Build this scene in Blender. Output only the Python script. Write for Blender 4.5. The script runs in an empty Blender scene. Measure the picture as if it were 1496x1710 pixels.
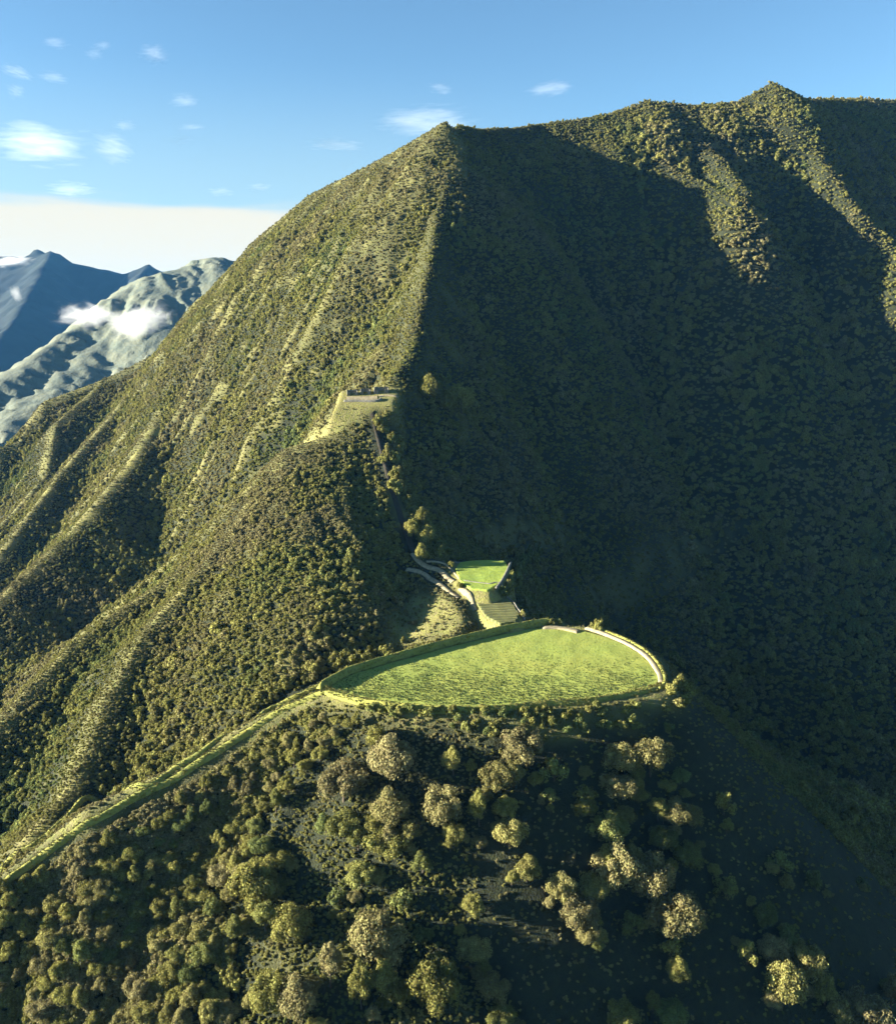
import bpy, bmesh, math, random, os
import numpy as np
R = math.radians
sc = bpy.context.scene
col = sc.collection
rng = np.random.default_rng(7)
random.seed(7)

# ------------------------------------------------------------------ camera model
PITCH = R(13.2)
FOC = 1423.0                      # focal length in photograph pixels (1496 x 1710)
CZ = 600.0                        # camera height above the valley floor
cp, sp = math.cos(PITCH), math.sin(PITCH)
SUN_EL, SUN_AZ = R(12.5), R(-5.0)  # azimuth: turn from straight left (-X) towards the back (+Y)
SUN = np.array([-math.cos(SUN_EL)*math.cos(SUN_AZ), math.cos(SUN_EL)*math.sin(SUN_AZ), math.sin(SUN_EL)])

def ray(u, v):
    xi = (u-748.0)/FOC; yi = (855.0-v)/FOC
    return xi, cp+yi*sp, yi*cp-sp
def at(u, v, Y):
    dx, dy, dz = ray(u, v); t = Y/dy
    return (dx*t, Y, CZ+dz*t)
def on_plane(u, v, z):
    dx, dy, dz = ray(u, v); t = (z-CZ)/dz
    return (dx*t, dy*t, z)
def project(P):
    P = np.asarray(P, float); x = P[..., 0]; y = P[..., 1]; z = P[..., 2]-CZ
    f = y*cp - z*sp; up = y*sp + z*cp
    f = np.where(np.abs(f) < 1e-3, 1e-3, f)
    return 748+FOC*x/f, 855-FOC*up/f, f

# ------------------------------------------------------------------ noise
_perm = rng.permutation(4096)
_gang = rng.random(4096)*2*math.pi
_gx, _gy = np.cos(_gang), np.sin(_gang)
def perlin(x, y):
    xi = np.floor(x).astype(np.int64); yi = np.floor(y).astype(np.int64)
    xf = x-xi; yf = y-yi
    def g(ix, iy, fx, fy):
        h = _perm[(_perm[ix & 4095]+iy) & 4095]
        return _gx[h]*fx+_gy[h]*fy
    u = xf*xf*xf*(xf*(xf*6-15)+10); v = yf*yf*yf*(yf*(yf*6-15)+10)
    a = g(xi, yi, xf, yf); b = g(xi+1, yi, xf-1, yf)
    c = g(xi, yi+1, xf, yf-1); d = g(xi+1, yi+1, xf-1, yf-1)
    return ((a+u*(b-a))*(1-v)+(c+u*(d-c))*v)*1.5
def fbm(x, y, o=4):
    s = 0; a = 1.0
    for k in range(o):
        s = s+a*perlin(x*2**k+17.3*k, y*2**k-9.1*k); a *= .5
    return s
def sstep(a, b, x):
    t = np.clip((x-a)/(b-a), 0, 1); return t*t*(3-2*t)

# ------------------------------------------------------------------ ridges of the near mountain
ZF = at(660, 1150, 462)[2]        # level of the meadow
Z1, Z2 = at(825, 1015, 588)[2], at(805, 960, 640)[2]
def PX(*l):
    return np.array([at(u, v, y) if y else on_plane(u, v, ZF) for (u, v, y) in l])
RIDGES = [
 # points, slope left of travel, slope right of travel (a number, or one per point), crest rounding, rill strength
 dict(n='spine', steep=(120, .5), p=PX((905,1044,0),(850,1020,590),(800,965,638),(735,940,664),(692,930,680),(655,830,745),(640,760,795),(618,695,845),(640,652,870),(688,590,930),(700,520,1010),(715,450,1090),(732,350,1200),(758,270,1285),(742,206,1350)), kl=[.4,.38,.38,.38,.38,.42,.5,.65,.8,.85,.85,.85,.85,.85,.85], kr=1.06, r=5, a=[.4,.4,.4,.4,.5,.6,.8,1.1,1.4,1.5,1.6,1.6,1.6,1.5,1.5]),
 dict(n='sky', steep=(190, .35), p=PX((742,206,1350),(640,265,1430),(520,325,1530),(430,400,1610),(390,445,1650),(335,500,1680),(280,580,1680),(180,632,1660),(80,668,1620),(40,735,1560),(0,748,1540),(-200,830,1450),(-500,950,1300)), kl=1.0, kr=1.15, r=8, a=1.7),
 dict(n='rib', p=PX((335,500,1680),(318,600,1450),(230,760,1200),(130,880,1060),(0,1000,940),(-150,1120,840),(-400,1300,680)), kl=[.8,.45,.14,.08,.08,.1,.2], kr=[1.2,1.05,.95,.95,.9,.9,.9], r=10, a=1.3),
 dict(n='outer', p=PX((280,580,1680),(190,690,1480),(110,780,1350),(50,860,1250),(0,925,1180),(-150,1050,1050)), kl=.18, kr=.95, r=6, a=.8),
 dict(n='outer2', p=PX((180,632,1660),(95,705,1550),(80,790,1420),(20,860,1330),(-100,960,1200)), kl=.18, kr=.95, r=5, a=.8),
 dict(n='spurA', p=PX((618,695,845),(590,715,835),(480,750,815),(400,830,775),(340,930,735),(230,1000,690),(130,1070,640),(50,1150,590),(0,1210,555),(-120,1330,490),(-400,1500,430)), kr=[.8,.8,.85,.9,.9,.9,.9,.9,.9,.9,.9], kl=[.8,.4,.2,.13,.1,.1,.1,.14,.2,.3,.4], r=5, a=1.1),
 dict(n='spurB', p=PX((500,748,812),(430,830,760),(390,890,715),(330,960,668),(240,1060,605),(190,1150,555),(150,1250,503),(110,1330,465),(40,1410,425)), kr=[.5,.6,.7,.8,.8,.8,.8,.8,.8], kl=[.3,.22,.14,.1,.1,.13,.2,.3,.4], r=5, a=1.1),
 dict(n='front', p=PX((-500,1700,330),(-150,1565,356),(0,1470,382),(60,1420,396),(150,1350,412),(280,1290,432),(430,1200,457),(550,1150,0),(660,1178,0),(820,1190,0),(990,1178,0),(1112,1154,0),(1118,1130,0),(1090,1092,0),(1052,1068,0),(985,1048,0),(905,1042,0)), kl=.8, kr=[.76,.76,.76,.76,.78,.82,.86,.88,.9,.92,.95,.98,1,1,1,1,1], r=4, a=.7),
 dict(n='far', steep=(90, .8), p=PX((765,211,1372),(800,216,1410),(860,214,1470),(900,208,1510),(1000,195,1535),(1080,170,1570),(1160,176,1590),(1230,170,1605),(1290,140,1615),(1340,166,1660),(1440,166,1850),(1560,172,1920),(1900,190,2050)), kl=1.05, kr=[1.2,1.1,1.0,.9,.85,.8,.8,.8,.8,.8,.8,.8,.8], r=8, a=1.1),
 dict(n='farA', steep=(30, 1.0), p=PX((1080,170,1570),(1150,215,1510),(1200,265,1440),(1245,318,1360)), kl=1.1, kr=1.0, r=8, a=1.0),
 dict(n='farB', steep=(50, .8), p=PX((1290,140,1615),(1330,200,1550),(1380,280,1450),(1430,350,1370),(1500,420,1310),(1620,540,1240)), kl=.9, kr=.95, r=10, a=1.0),
 dict(n='farC', steep=(130, .6), p=PX((1340,166,1760),(1400,230,1720),(1480,330,1640),(1560,420,1560),(1700,520,1450)), kl=.9, kr=1.0, r=10, a=1.0),
 dict(n='farD', steep=(50, .8), p=PX((1000,195,1535),(1065,240,1490),(1130,285,1430),(1190,312,1380),(1235,330,1335)), kl=.9, kr=.95, r=8, a=1.0),
]
STEP = 3.0
gx = np.arange(-1150, 1500, STEP); gy = np.arange(170, 2450, STEP)
X, Y = np.meshgrid(gx, gy)
NY, NX = X.shape

def tents(X, Y, ridges, floor, q=5.0):
    """height of the land: the upper envelope of ridges, each falling off sideways"""
    Z = np.full(X.shape, -1e9); S = np.zeros(X.shape); D = np.full(X.shape, 1e3); W = np.zeros(X.shape, np.int16); A = np.zeros(X.shape)
    acc = []
    for ri, rd in enumerate(ridges):
        p = rd['p']; top = np.full(X.shape, -1e18); d = np.zeros(X.shape); side = np.zeros(X.shape); arc = np.zeros(X.shape)
        KL = np.broadcast_to(rd['kl'], len(p)); KR = np.broadcast_to(rd['kr'], len(p)); r = rd['r']; KA = np.broadcast_to(rd['a'], len(p)); amp = np.zeros(X.shape)
        run = 0.0
        for i, (a, b) in enumerate(zip(p[:-1], p[1:])):
            ex, ey = b[0]-a[0], b[1]-a[1]; L = math.hypot(ex, ey)
            t = np.clip(((X-a[0])*ex+(Y-a[1])*ey)/(L*L), 0, 1)
            ox = X-(a[0]+t*ex); oy = Y-(a[1]+t*ey); dd = np.sqrt(ox*ox+oy*oy+1e-6)
            sd = (ex*oy-ey*ox)/L/dd
            w = sstep(-.5, .5, sd)
            k = (KL[i]+t*(KL[i+1]-KL[i]))*w+(KR[i]+t*(KR[i+1]-KR[i]))*(1-w)
            k = np.sqrt(k*k+((b[2]-a[2])/L)**2); k = k+np.maximum(0, 1.15-k)*(1-sd*sd)
            fall = np.sqrt(dd*dd+r*r)-r
            if 'steep' in rd: fall = fall+rd['steep'][1]*np.maximum(0, dd-rd['steep'][0])
            zz = a[2]+t*(b[2]-a[2])-k*fall*(1-.06*fall/(fall+300))
            m = zz > top
            top = np.where(m, zz, top); d = np.where(m, dd, d); arc = np.where(m, run+t*L, arc); amp = np.where(m, KA[i]+t*(KA[i+1]-KA[i]), amp); side = np.where(m, sd, side)
            run += L
        # rills running down the fall line
        wob = arc+14*perlin(X/70, Y/70)+9*perlin(X/31+5, Y/31)
        rill = .55*perlin(wob/85+70, d/600+ri*2.3)+.6*perlin(wob/46, d/420+ri*7.7)+.45*perlin(wob/21+50, d/260+ri*3.1)+.25*perlin(wob/10+90, d/150+ri*5.3)
        rill = rill-.25*np.abs(perlin(wob/75+20, d/600+ri))
        z = top+amp*rill*9*sstep(2, 60, d)
        m = z > Z
        S = np.where(m, arc, S); D = np.where(m, d, D); W = np.where(m, ri, W); A = np.where(m, side, A)
        acc.append(z)
        Z = np.maximum(Z, z)
    sm = np.zeros(X.shape)
    for z in acc:
        sm += np.exp(np.clip((z-Z)/q, -40, 0))
    Z = Z+q*.6*np.log(sm)
    Z = np.maximum(Z, floor)+0
    return Z, S, D, W, A

Z, ARC, DC, WIN, SIDE = tents(X, Y, RIDGES, 30.0)
Z += 2.2*fbm(X/60, Y/60, 4)*sstep(4, 40, DC) + .5*fbm(X/9, Y/9, 2)

# ---- levelled pieces of ground: the meadow and the two terraces
def inside(poly, X, Y):
    c = np.zeros(X.shape, bool)
    n = len(poly)
    for i in range(n):
        x1, y1 = poly[i]; x2, y2 = poly[(i+1) % n]
        if y1 == y2: continue
        c ^= ((y1 > Y) != (y2 > Y)) & (X < (x2-x1)*(Y-y1)/(y2-y1)+x1)
    return c
def sdist(poly, X, Y):
    b = np.full(X.shape, 1e18); n = len(poly)
    for i in range(n):
        x1, y1 = poly[i]; x2, y2 = poly[(i+1) % n]; ex, ey = x2-x1, y2-y1
        t = np.clip(((X-x1)*ex+(Y-y1)*ey)/(ex*ex+ey*ey), 0, 1)
        b = np.minimum(b, (X-x1-t*ex)**2+(Y-y1-t*ey)**2)
    d = np.sqrt(b); return np.where(inside(poly, X, Y), -d, d)
def smooth_closed(pts, n=3):
    p = np.array(pts, float)
    for _ in range(n):
        q = np.roll(p, -1, 0); p = np.stack([.75*p+.25*q, .25*p+.75*q], 1).reshape(-1, 2)
    return p
MEADOW_PX = [(548,1146),(575,1131),(600,1122),(680,1100),(760,1078),(840,1059),(905,1047),(960,1050),(1010,1062),(1050,1080),(1080,1100),(1098,1125),(1102,1142),(1060,1154),(990,1167),(900,1174),(820,1180),(740,1180),(660,1172),(600,1163),(560,1155)]
LOW_PX = [(783,990),(815,990),(850,996),(874,1036),(822,1043)]
UP_PX = [(757,940),(800,934),(856,936),(830,986),(772,981)]
CLEAR_PX = [(575,668),(580,655),(640,642),(690,660),(632,664),(617,678)]
ZP = at(620, 662, 862)[2]
FACE_PX = [(688,950),(742,990),(776,1036),(745,1072),(690,1092),(622,1112),(560,1125),(540,1060),(585,980),(640,938)]
_q = np.array([at(692, 940, 676), on_plane(790, 1050, ZF+2.5), at(612, 1085, 556)])
_pl = np.linalg.solve(np.column_stack([_q[:, 0], _q[:, 1], np.ones(3)]), _q[:, 2])
def on_face(u, v):
    dx, dy, dz = ray(u, v); t = (CZ-_pl[2])/(_pl[0]*dx+_pl[1]*dy-dz); return dx*t, dy*t
FACE = smooth_closed(np.array([on_face(u, v) for u, v in FACE_PX]), 2)
FACE_SD = np.full(X.shape, 99.0)
_m = (X > FACE[:, 0].min()-50) & (X < FACE[:, 0].max()+50) & (Y > FACE[:, 1].min()-50) & (Y < FACE[:, 1].max()+50)
FACE_SD[_m] = sdist(FACE, X[_m], Y[_m])
_w = 1-sstep(0, 22, FACE_SD); Z = Z*(1-_w)+np.maximum(Z, _pl[0]*X+_pl[1]*Y+_pl[2]+.5*perlin(X/14, Y/14))*_w
PADS = []
for px, z in ((MEADOW_PX, ZF), (LOW_PX, Z1), (UP_PX, Z2)):
    poly = np.array([on_plane(u, v, z)[:2] for u, v in px])
    PADS.append((smooth_closed(poly, 2 if len(px) > 8 else 1), z))
PADD = []
for poly, z in PADS:
    x0, y0 = poly.min(0)-40; x1, y1 = poly.max(0)+40
    sd = np.full(X.shape, 99.0)
    m = (X > x0) & (X < x1) & (Y > y0) & (Y < y1)
    sd[m] = sdist(poly, X[m], Y[m]); PADD.append(sd)
    w = 1-sstep(0, 9, sd)
    Z = Z*(1-w)+(z-1.2)*w
_x0, _y0 = gx[0], gy[0]
_lp = at(612, 664, 862); LEDGE = ((_lp[0], _lp[1], _lp[2]), .30)
_dx = np.abs(X-_lp[0]); _dy = np.abs(Y-_lp[1])
LED_SD = np.maximum(_dx-27, _dy-17)
_w = 1-sstep(0, 16, LED_SD); Z = Z*(1-_w)+(_lp[2]+.30*(Y-_lp[1]))*_w
def height(x, y, G=None):
    G = Z if G is None else G
    fx = np.clip((np.asarray(x, float)-_x0)/STEP, 0, NX-1.001); fy = np.clip((np.asarray(y, float)-_y0)/STEP, 0, NY-1.001)
    ix = fx.astype(int); iy = fy.astype(int); a = fx-ix; b = fy-iy
    return (G[iy, ix]*(1-a)+G[iy, ix+1]*a)*(1-b)+(G[iy+1, ix]*(1-a)+G[iy+1, ix+1]*a)*b
def hit(u, v):
    """where the line of sight through a photograph pixel meets the land"""
    dx, dy, dz = ray(u, v); ys = np.arange(200, 2400, .5)
    xs = dx/dy*ys; zs = CZ+dz/dy*ys
    g = height(xs, ys); k = np.argmax(g >= zs)
    return np.array([xs[k], ys[k], g[k]])

# ------------------------------------------------------------------ materials
def nodes(name):
    m = bpy.data.materials.new(name); m.use_nodes = True
    nt = m.node_tree; nt.nodes.clear()
    out = nt.nodes.new('ShaderNodeOutputMaterial')
    return m, nt, out
def N(nt, t, **k):
    n = nt.nodes.new(t)
    for a, b in k.items():
        if a.startswith('i_'):
            n.inputs[a[2:].replace('_', ' ')].default_value = b
        else: setattr(n, a, b)
    return n
def mixc(nt, fac, a, b, mode='MIX'):
    n = nt.nodes.new('ShaderNodeMix'); n.data_type = 'RGBA'; n.blend_type = mode
    for s, v in ((0, fac), (6, a), (7, b)):
        if hasattr(v, 'links'): nt.links.new(v, n.inputs[s])
        elif s == 0: n.inputs[s].default_value = v
        else: n.inputs[s].default_value = (*v, 1)
    return n.outputs[2]
def ramp(nt, v, a, b):
    n = nt.nodes.new('ShaderNodeMapRange'); n.interpolation_type = 'SMOOTHSTEP'
    nt.links.new(v, n.inputs[0]); n.inputs[1].default_value = a; n.inputs[2].default_value = b
    return n.outputs[0]
def noise(nt, scale, detail=3, coord=None, rough=.55, dist=0.0):
    n = nt.nodes.new('ShaderNodeTexNoise'); n.inputs['Scale'].default_value = scale; n.inputs['Detail'].default_value = detail
    n.inputs['Roughness'].default_value = rough; n.inputs['Distortion'].default_value = dist
    if coord is None:
        g = nt.nodes.new('ShaderNodeNewGeometry'); coord = g.outputs['Position']
    nt.links.new(coord, n.inputs['Vector'])
    return n.outputs['Fac']
def principled(nt, out, colour, rough=.9, bump=None, bstr=.5, bdist=.3, spec=.15):
    b = nt.nodes.new('ShaderNodeBsdfPrincipled')
    if hasattr(colour, 'links'): nt.links.new(colour, b.inputs['Base Color'])
    else: b.inputs['Base Color'].default_value = (*colour, 1)
    b.inputs['Roughness'].default_value = rough; b.inputs['Specular IOR Level'].default_value = spec
    if bump is not None:
        bm = nt.nodes.new('ShaderNodeBump'); bm.inputs['Strength'].default_value = bstr; bm.inputs['Distance'].default_value = bdist
        nt.links.new(bump, bm.inputs['Height']); nt.links.new(bm.outputs[0], b.inputs['Normal'])
    nt.links.new(b.outputs[0], out.inputs[0])
    return b
GRASS_Y, GRASS_G, SOIL = (.25, .23, .06), (.17, .18, .045), (.019, .021, .011)
def mat_terrain():
    m, nt, out = nodes('hillside')
    a = N(nt, 'ShaderNodeAttribute', attribute_name='grass')
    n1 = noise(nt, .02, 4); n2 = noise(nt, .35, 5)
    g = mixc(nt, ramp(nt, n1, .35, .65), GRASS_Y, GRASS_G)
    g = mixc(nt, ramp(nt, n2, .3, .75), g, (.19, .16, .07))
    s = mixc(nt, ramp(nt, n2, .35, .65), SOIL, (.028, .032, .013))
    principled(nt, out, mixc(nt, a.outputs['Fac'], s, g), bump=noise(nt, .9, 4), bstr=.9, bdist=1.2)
    return m
def mat_foliage(name, cols, var=.42):
    """cols: olive-brown, olive, green picked by the plant's own tint; each leaf cluster varies a little"""
    m, nt, out = nodes(name)
    t = N(nt, 'ShaderNodeAttribute', attribute_name='tint'); t.attribute_type = 'INSTANCER'
    c = mixc(nt, ramp(nt, t.outputs['Fac'], 0, .5), cols[0], cols[1])
    c = mixc(nt, ramp(nt, t.outputs['Fac'], .5, 1), c, cols[2])
    g = nt.nodes.new('ShaderNodeNewGeometry'); oi = nt.nodes.new('ShaderNodeObjectInfo')
    hs = nt.nodes.new('ShaderNodeHueSaturation')
    def rng_(src, lo, hi):
        r = nt.nodes.new('ShaderNodeMapRange'); nt.links.new(src, r.inputs[0]); r.inputs[3].default_value = lo; r.inputs[4].default_value = hi; return r.outputs[0]
    mul = nt.nodes.new('ShaderNodeMath'); mul.operation = 'MULTIPLY'
    nt.links.new(rng_(g.outputs['Random Per Island'], 1-var, 1+var), mul.inputs[0]); nt.links.new(rng_(oi.outputs['Random'], .75, 1.25), mul.inputs[1])
    nt.links.new(mul.outputs[0], hs.inputs['Value']); nt.links.new(rng_(g.outputs['Random Per Island'], .485, .515), hs.inputs['Hue'])
    nt.links.new(c, hs.inputs['Color'])
    d = nt.nodes.new('ShaderNodeBsdfDiffuse'); tr = nt.nodes.new('ShaderNodeBsdfTranslucent'); mx = nt.nodes.new('ShaderNodeMixShader')
    nt.links.new(hs.outputs[0], d.inputs[0]); nt.links.new(hs.outputs[0], tr.inputs[0]); mx.inputs[0].default_value = .3
    nt.links.new(d.outputs[0], mx.inputs[1]); nt.links.new(tr.outputs[0], mx.inputs[2]); nt.links.new(mx.outputs[0], out.inputs[0])
    return m
def mat_simple(name, c1, c2, s, bstr=.6, bdist=.3, bs=2.0, rough=.95):
    m, nt, out = nodes(name)
    principled(nt, out, mixc(nt, ramp(nt, noise(nt, s, 4), .3, .7), c1, c2), rough, noise(nt, bs, 4), bstr, bdist)
    return m
M_TERR = mat_terrain()
M_LEAF = mat_foliage('foliage', ((.215, .185, .082), (.205, .19, .054), (.14, .162, .052)))
M_BARK = mat_simple('bark', (.06, .045, .03), (.10, .08, .055), 1.5)

# ------------------------------------------------------------------ mesh helpers
def mesh_np(name, V, faces, mat=None, smooth=False):
    me = bpy.data.meshes.new(name)
    V = np.asarray(V, np.float32); F_ = np.asarray(faces, np.int32)
    n, k = F_.shape
    me.vertices.add(len(V)); me.vertices.foreach_set('co', V.ravel())
    me.loops.add(n*k); me.loops.foreach_set('vertex_index', F_.ravel())
    me.polygons.add(n); me.polygons.foreach_set('loop_start', np.arange(0, n*k, k, dtype=np.int32))
    if smooth: me.polygons.foreach_set('use_smooth', np.ones(n, bool))
    me.update(calc_edges=True)
    if mat: me.materials.append(mat)
    return me
def link(name, me, parent=None, loc=(0, 0, 0)):
    o = bpy.data.objects.new(name, me); col.objects.link(o); o.location = loc
    if parent: o.parent = parent
    return o
def tag(o, label=None, cat=None, group=None, kind=None):
    for k, v in (('label', label), ('category', cat), ('group', group), ('kind', kind)):
        if v: o[k] = v
    return o
def empty(name, loc=(0, 0, 0), rz=0.0, s=(1, 1, 1)):
    o = bpy.data.objects.new(name, None); col.objects.link(o); o.location = loc; o.rotation_euler = (0, 0, rz); o.scale = s
    o.empty_display_size = .5
    return o
def grid_faces(nx, ny):
    i = np.arange(nx*ny).reshape(ny, nx)
    return np.stack([i[:-1, :-1], i[:-1, 1:], i[1:, 1:], i[1:, :-1]], -1).reshape(-1, 4)

# ------------------------------------------------------------------ vegetation map of the land
def blur(G, n):
    for ax in (0, 1):
        for _ in range(2):
            p = np.pad(G, [(n+1, n) if a == ax else (0, 0) for a in (0, 1)], mode='edge'); c = np.cumsum(p, axis=ax)
            G = (np.take(c, range(2*n+1, c.shape[ax]), ax)-np.take(c, range(0, c.shape[ax]-2*n-1), ax))/(2*n+1)
    return G
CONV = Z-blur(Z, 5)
NAME = {r['n']: i for i, r in enumerate(RIDGES)}
U_, V_, F_ = project(np.stack([X, Y, Z], -1))
def px_zone(poly, soft=18):
    return 1-sstep(-soft, soft, sdist(np.array(poly, float), U_, V_))
crest = np.zeros(X.shape)
for n, w in (('spurA', 7), ('spurB', 6), ('rib', 13), ('outer', 5), ('outer2', 5), ('front', 11)):
    m = WIN == NAME[n]
    crest = np.where(m, np.maximum(crest, (.55+.4*sstep(-.3, .4, perlin(X/31, Y/31)))*(1-sstep(w*.3, w*1.6, DC+7*perlin(X/23, Y/23)))), crest)
m = (WIN == NAME['front']) & (X > 150); crest[m] *= 0
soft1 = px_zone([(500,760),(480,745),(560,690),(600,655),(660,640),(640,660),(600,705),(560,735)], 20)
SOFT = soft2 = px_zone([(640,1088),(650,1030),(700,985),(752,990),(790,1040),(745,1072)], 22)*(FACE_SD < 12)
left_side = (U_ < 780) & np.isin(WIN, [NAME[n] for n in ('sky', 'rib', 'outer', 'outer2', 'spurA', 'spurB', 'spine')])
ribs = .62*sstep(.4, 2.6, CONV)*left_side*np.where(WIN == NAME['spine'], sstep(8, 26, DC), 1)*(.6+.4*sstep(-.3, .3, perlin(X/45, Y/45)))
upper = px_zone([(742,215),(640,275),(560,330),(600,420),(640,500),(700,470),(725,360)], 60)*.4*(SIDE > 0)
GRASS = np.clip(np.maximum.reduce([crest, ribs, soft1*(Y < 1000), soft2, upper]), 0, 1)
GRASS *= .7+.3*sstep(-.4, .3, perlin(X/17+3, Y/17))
GRASS = np.maximum(GRASS, .9*(1-sstep(0, 14, LED_SD)))
for sd in PADD: GRASS = np.maximum(GRASS, 1-sstep(3, 10, sd))
HAZY_PATCH = np.maximum(px_zone([(760,915),(800,868),(930,850),(975,880),(940,915)], 15), .9*px_zone([(940,1010),(1060,920),(1150,870),(1240,885),(1150,960),(1040,1030)], 25))*(Y < 1300)  # patches of haze imitated by lighter ground and thinner plants
HAZY_PATCH *= sstep(-.5, .2, fbm(X/30, Y/30, 3))
GRASS = np.maximum(GRASS, .35*HAZY_PATCH)

def build_setting():
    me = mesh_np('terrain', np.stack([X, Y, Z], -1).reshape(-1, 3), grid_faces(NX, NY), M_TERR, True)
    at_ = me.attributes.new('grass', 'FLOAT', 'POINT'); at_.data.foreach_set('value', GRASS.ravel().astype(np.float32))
    tag(link('terrain', me), kind='structure')
    s = 40000.0
    n = 9; g = np.linspace(-s, s, n); gxx, gyy = np.meshgrid(g, g)
    me = mesh_np('ground', np.stack([gxx, gyy, np.full(gxx.shape, 2.0)], -1).reshape(-1, 3), grid_faces(n, n),
                 mat_simple('valley_floor', (.05, .06, .025), (.08, .085, .035), .003))
    tag(link('ground', me), kind='structure')
    # the pale ridge behind, and the blue range on the horizon
    mid = [dict(p=PX((520,400,4700),(388,438,4300),(352,431,4250),(329,442,4200),(283,452,4100),(247,462,4050),(183,499,3850),(110,558,3600),(0,634,3250),(-150,735,2900),(-400,860,2600)), kl=.42, kr=.8, r=60, a=3.2),
           dict(p=PX((352,431,4250),(330,500,3950),(240,600,3500),(160,690,3150),(60,780,2850)), kl=.36, kr=.5, r=110, a=3.0),
           dict(p=PX((247,462,4050),(200,540,3720),(120,620,3350),(20,700,3000),(-80,780,2750)), kl=.36, kr=.5, r=110, a=3.0),
           dict(p=PX((388,438,4300),(390,520,3900),(330,620,3450),(250,700,3100),(150,800,2800)), kl=.36, kr=.5, r=110, a=3.0)]
    def land(name, ridges, x0, x1, y0, y1, st, mat, k):
        a, b = np.meshgrid(np.arange(x0, x1, st), np.arange(y0, y1, st))
        z, _, _, _, _ = tents(a, b, ridges, -60.0, 8)
        z = z+k*fbm(a/k/24, b/k/24, 5)
        me = mesh_np(name, np.stack([a, b, z], -1).reshape(-1, 3), grid_faces(a.shape[1], a.shape[0]), mat, True)
        return tag(link(name, me), kind='structure')
    m, nt, out = nodes('hazed_slopes')
    c = mixc(nt, ramp(nt, noise(nt, .012, 8, rough=.7), .38, .62), (.10, .115, .085), (.145, .15, .10))  # distance haze put into the slope colour: paler, bluer, low contrast
    principled(nt, out, c, bump=noise(nt, .07, 5), bstr=.5, bdist=6)
    land('hills', mid, -2600, 300, 2350, 4900, 12.0, m, 4.5)
    far = [dict(p=PX((-300,440,9500),(-100,425,9200),(0,427,9000),(45,431,9000),(62,413,9050),(76,423,9000),(86,420,8950),(100,433,8900),(135,442,8900),(185,452,8900),(207,457,8900),(225,450,8900),(248,441,8900),(262,455,8900),(285,451,8900),(330,446,9000),(420,440,9200),(700,430,9800)), kl=.6, kr=.55, r=5, a=4.0),
           dict(p=PX((86,420,8950),(60,470,8000),(20,540,7000),(-60,640,6000)), kl=.6, kr=.6, r=20, a=4.0),
           dict(p=PX((248,441,8900),(200,500,8100),(150,560,7300),(80,640,6400)), kl=.6, kr=.6, r=20, a=4.0)]
    m, nt, out = nodes('mountain_slopes')
    principled(nt, out, mixc(nt, ramp(nt, noise(nt, .002, 6), .4, .62), (.012, .018, .018), (.022, .03, .026)))
    land('mountains', far, -7000, 2500, 4950, 12500, 40.0, m, 10.0)

build_setting()
if os.environ.get('DBG'):
    for uv in ((200,835),(240,760),(80,720),(250,1150),(60,1080),(1300,700),(1400,900),(1200,600),(1450,500),(1100,400),(1000,300),(1350,400),(1100,250),(100,1000),(250,1000),(60,1150),(200,900)):
        q=hit(*uv); gi=(int((q[1]-_y0)/STEP),int((q[0]-_x0)/STEP)); print(uv,np.round(q),RIDGES[WIN[gi]]['n'],DC[gi])
    for r in RIDGES:
        p=r['p']; g=((p[:,1]-_y0)/STEP).astype(int).clip(0,NY-1); h=((p[:,0]-_x0)/STEP).astype(int).clip(0,NX-1); print(r['n'], [RIDGES[k]['n'] for k in WIN[g,h]], np.round(height(p[:,0],p[:,1])-p[:,2],1))


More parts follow.
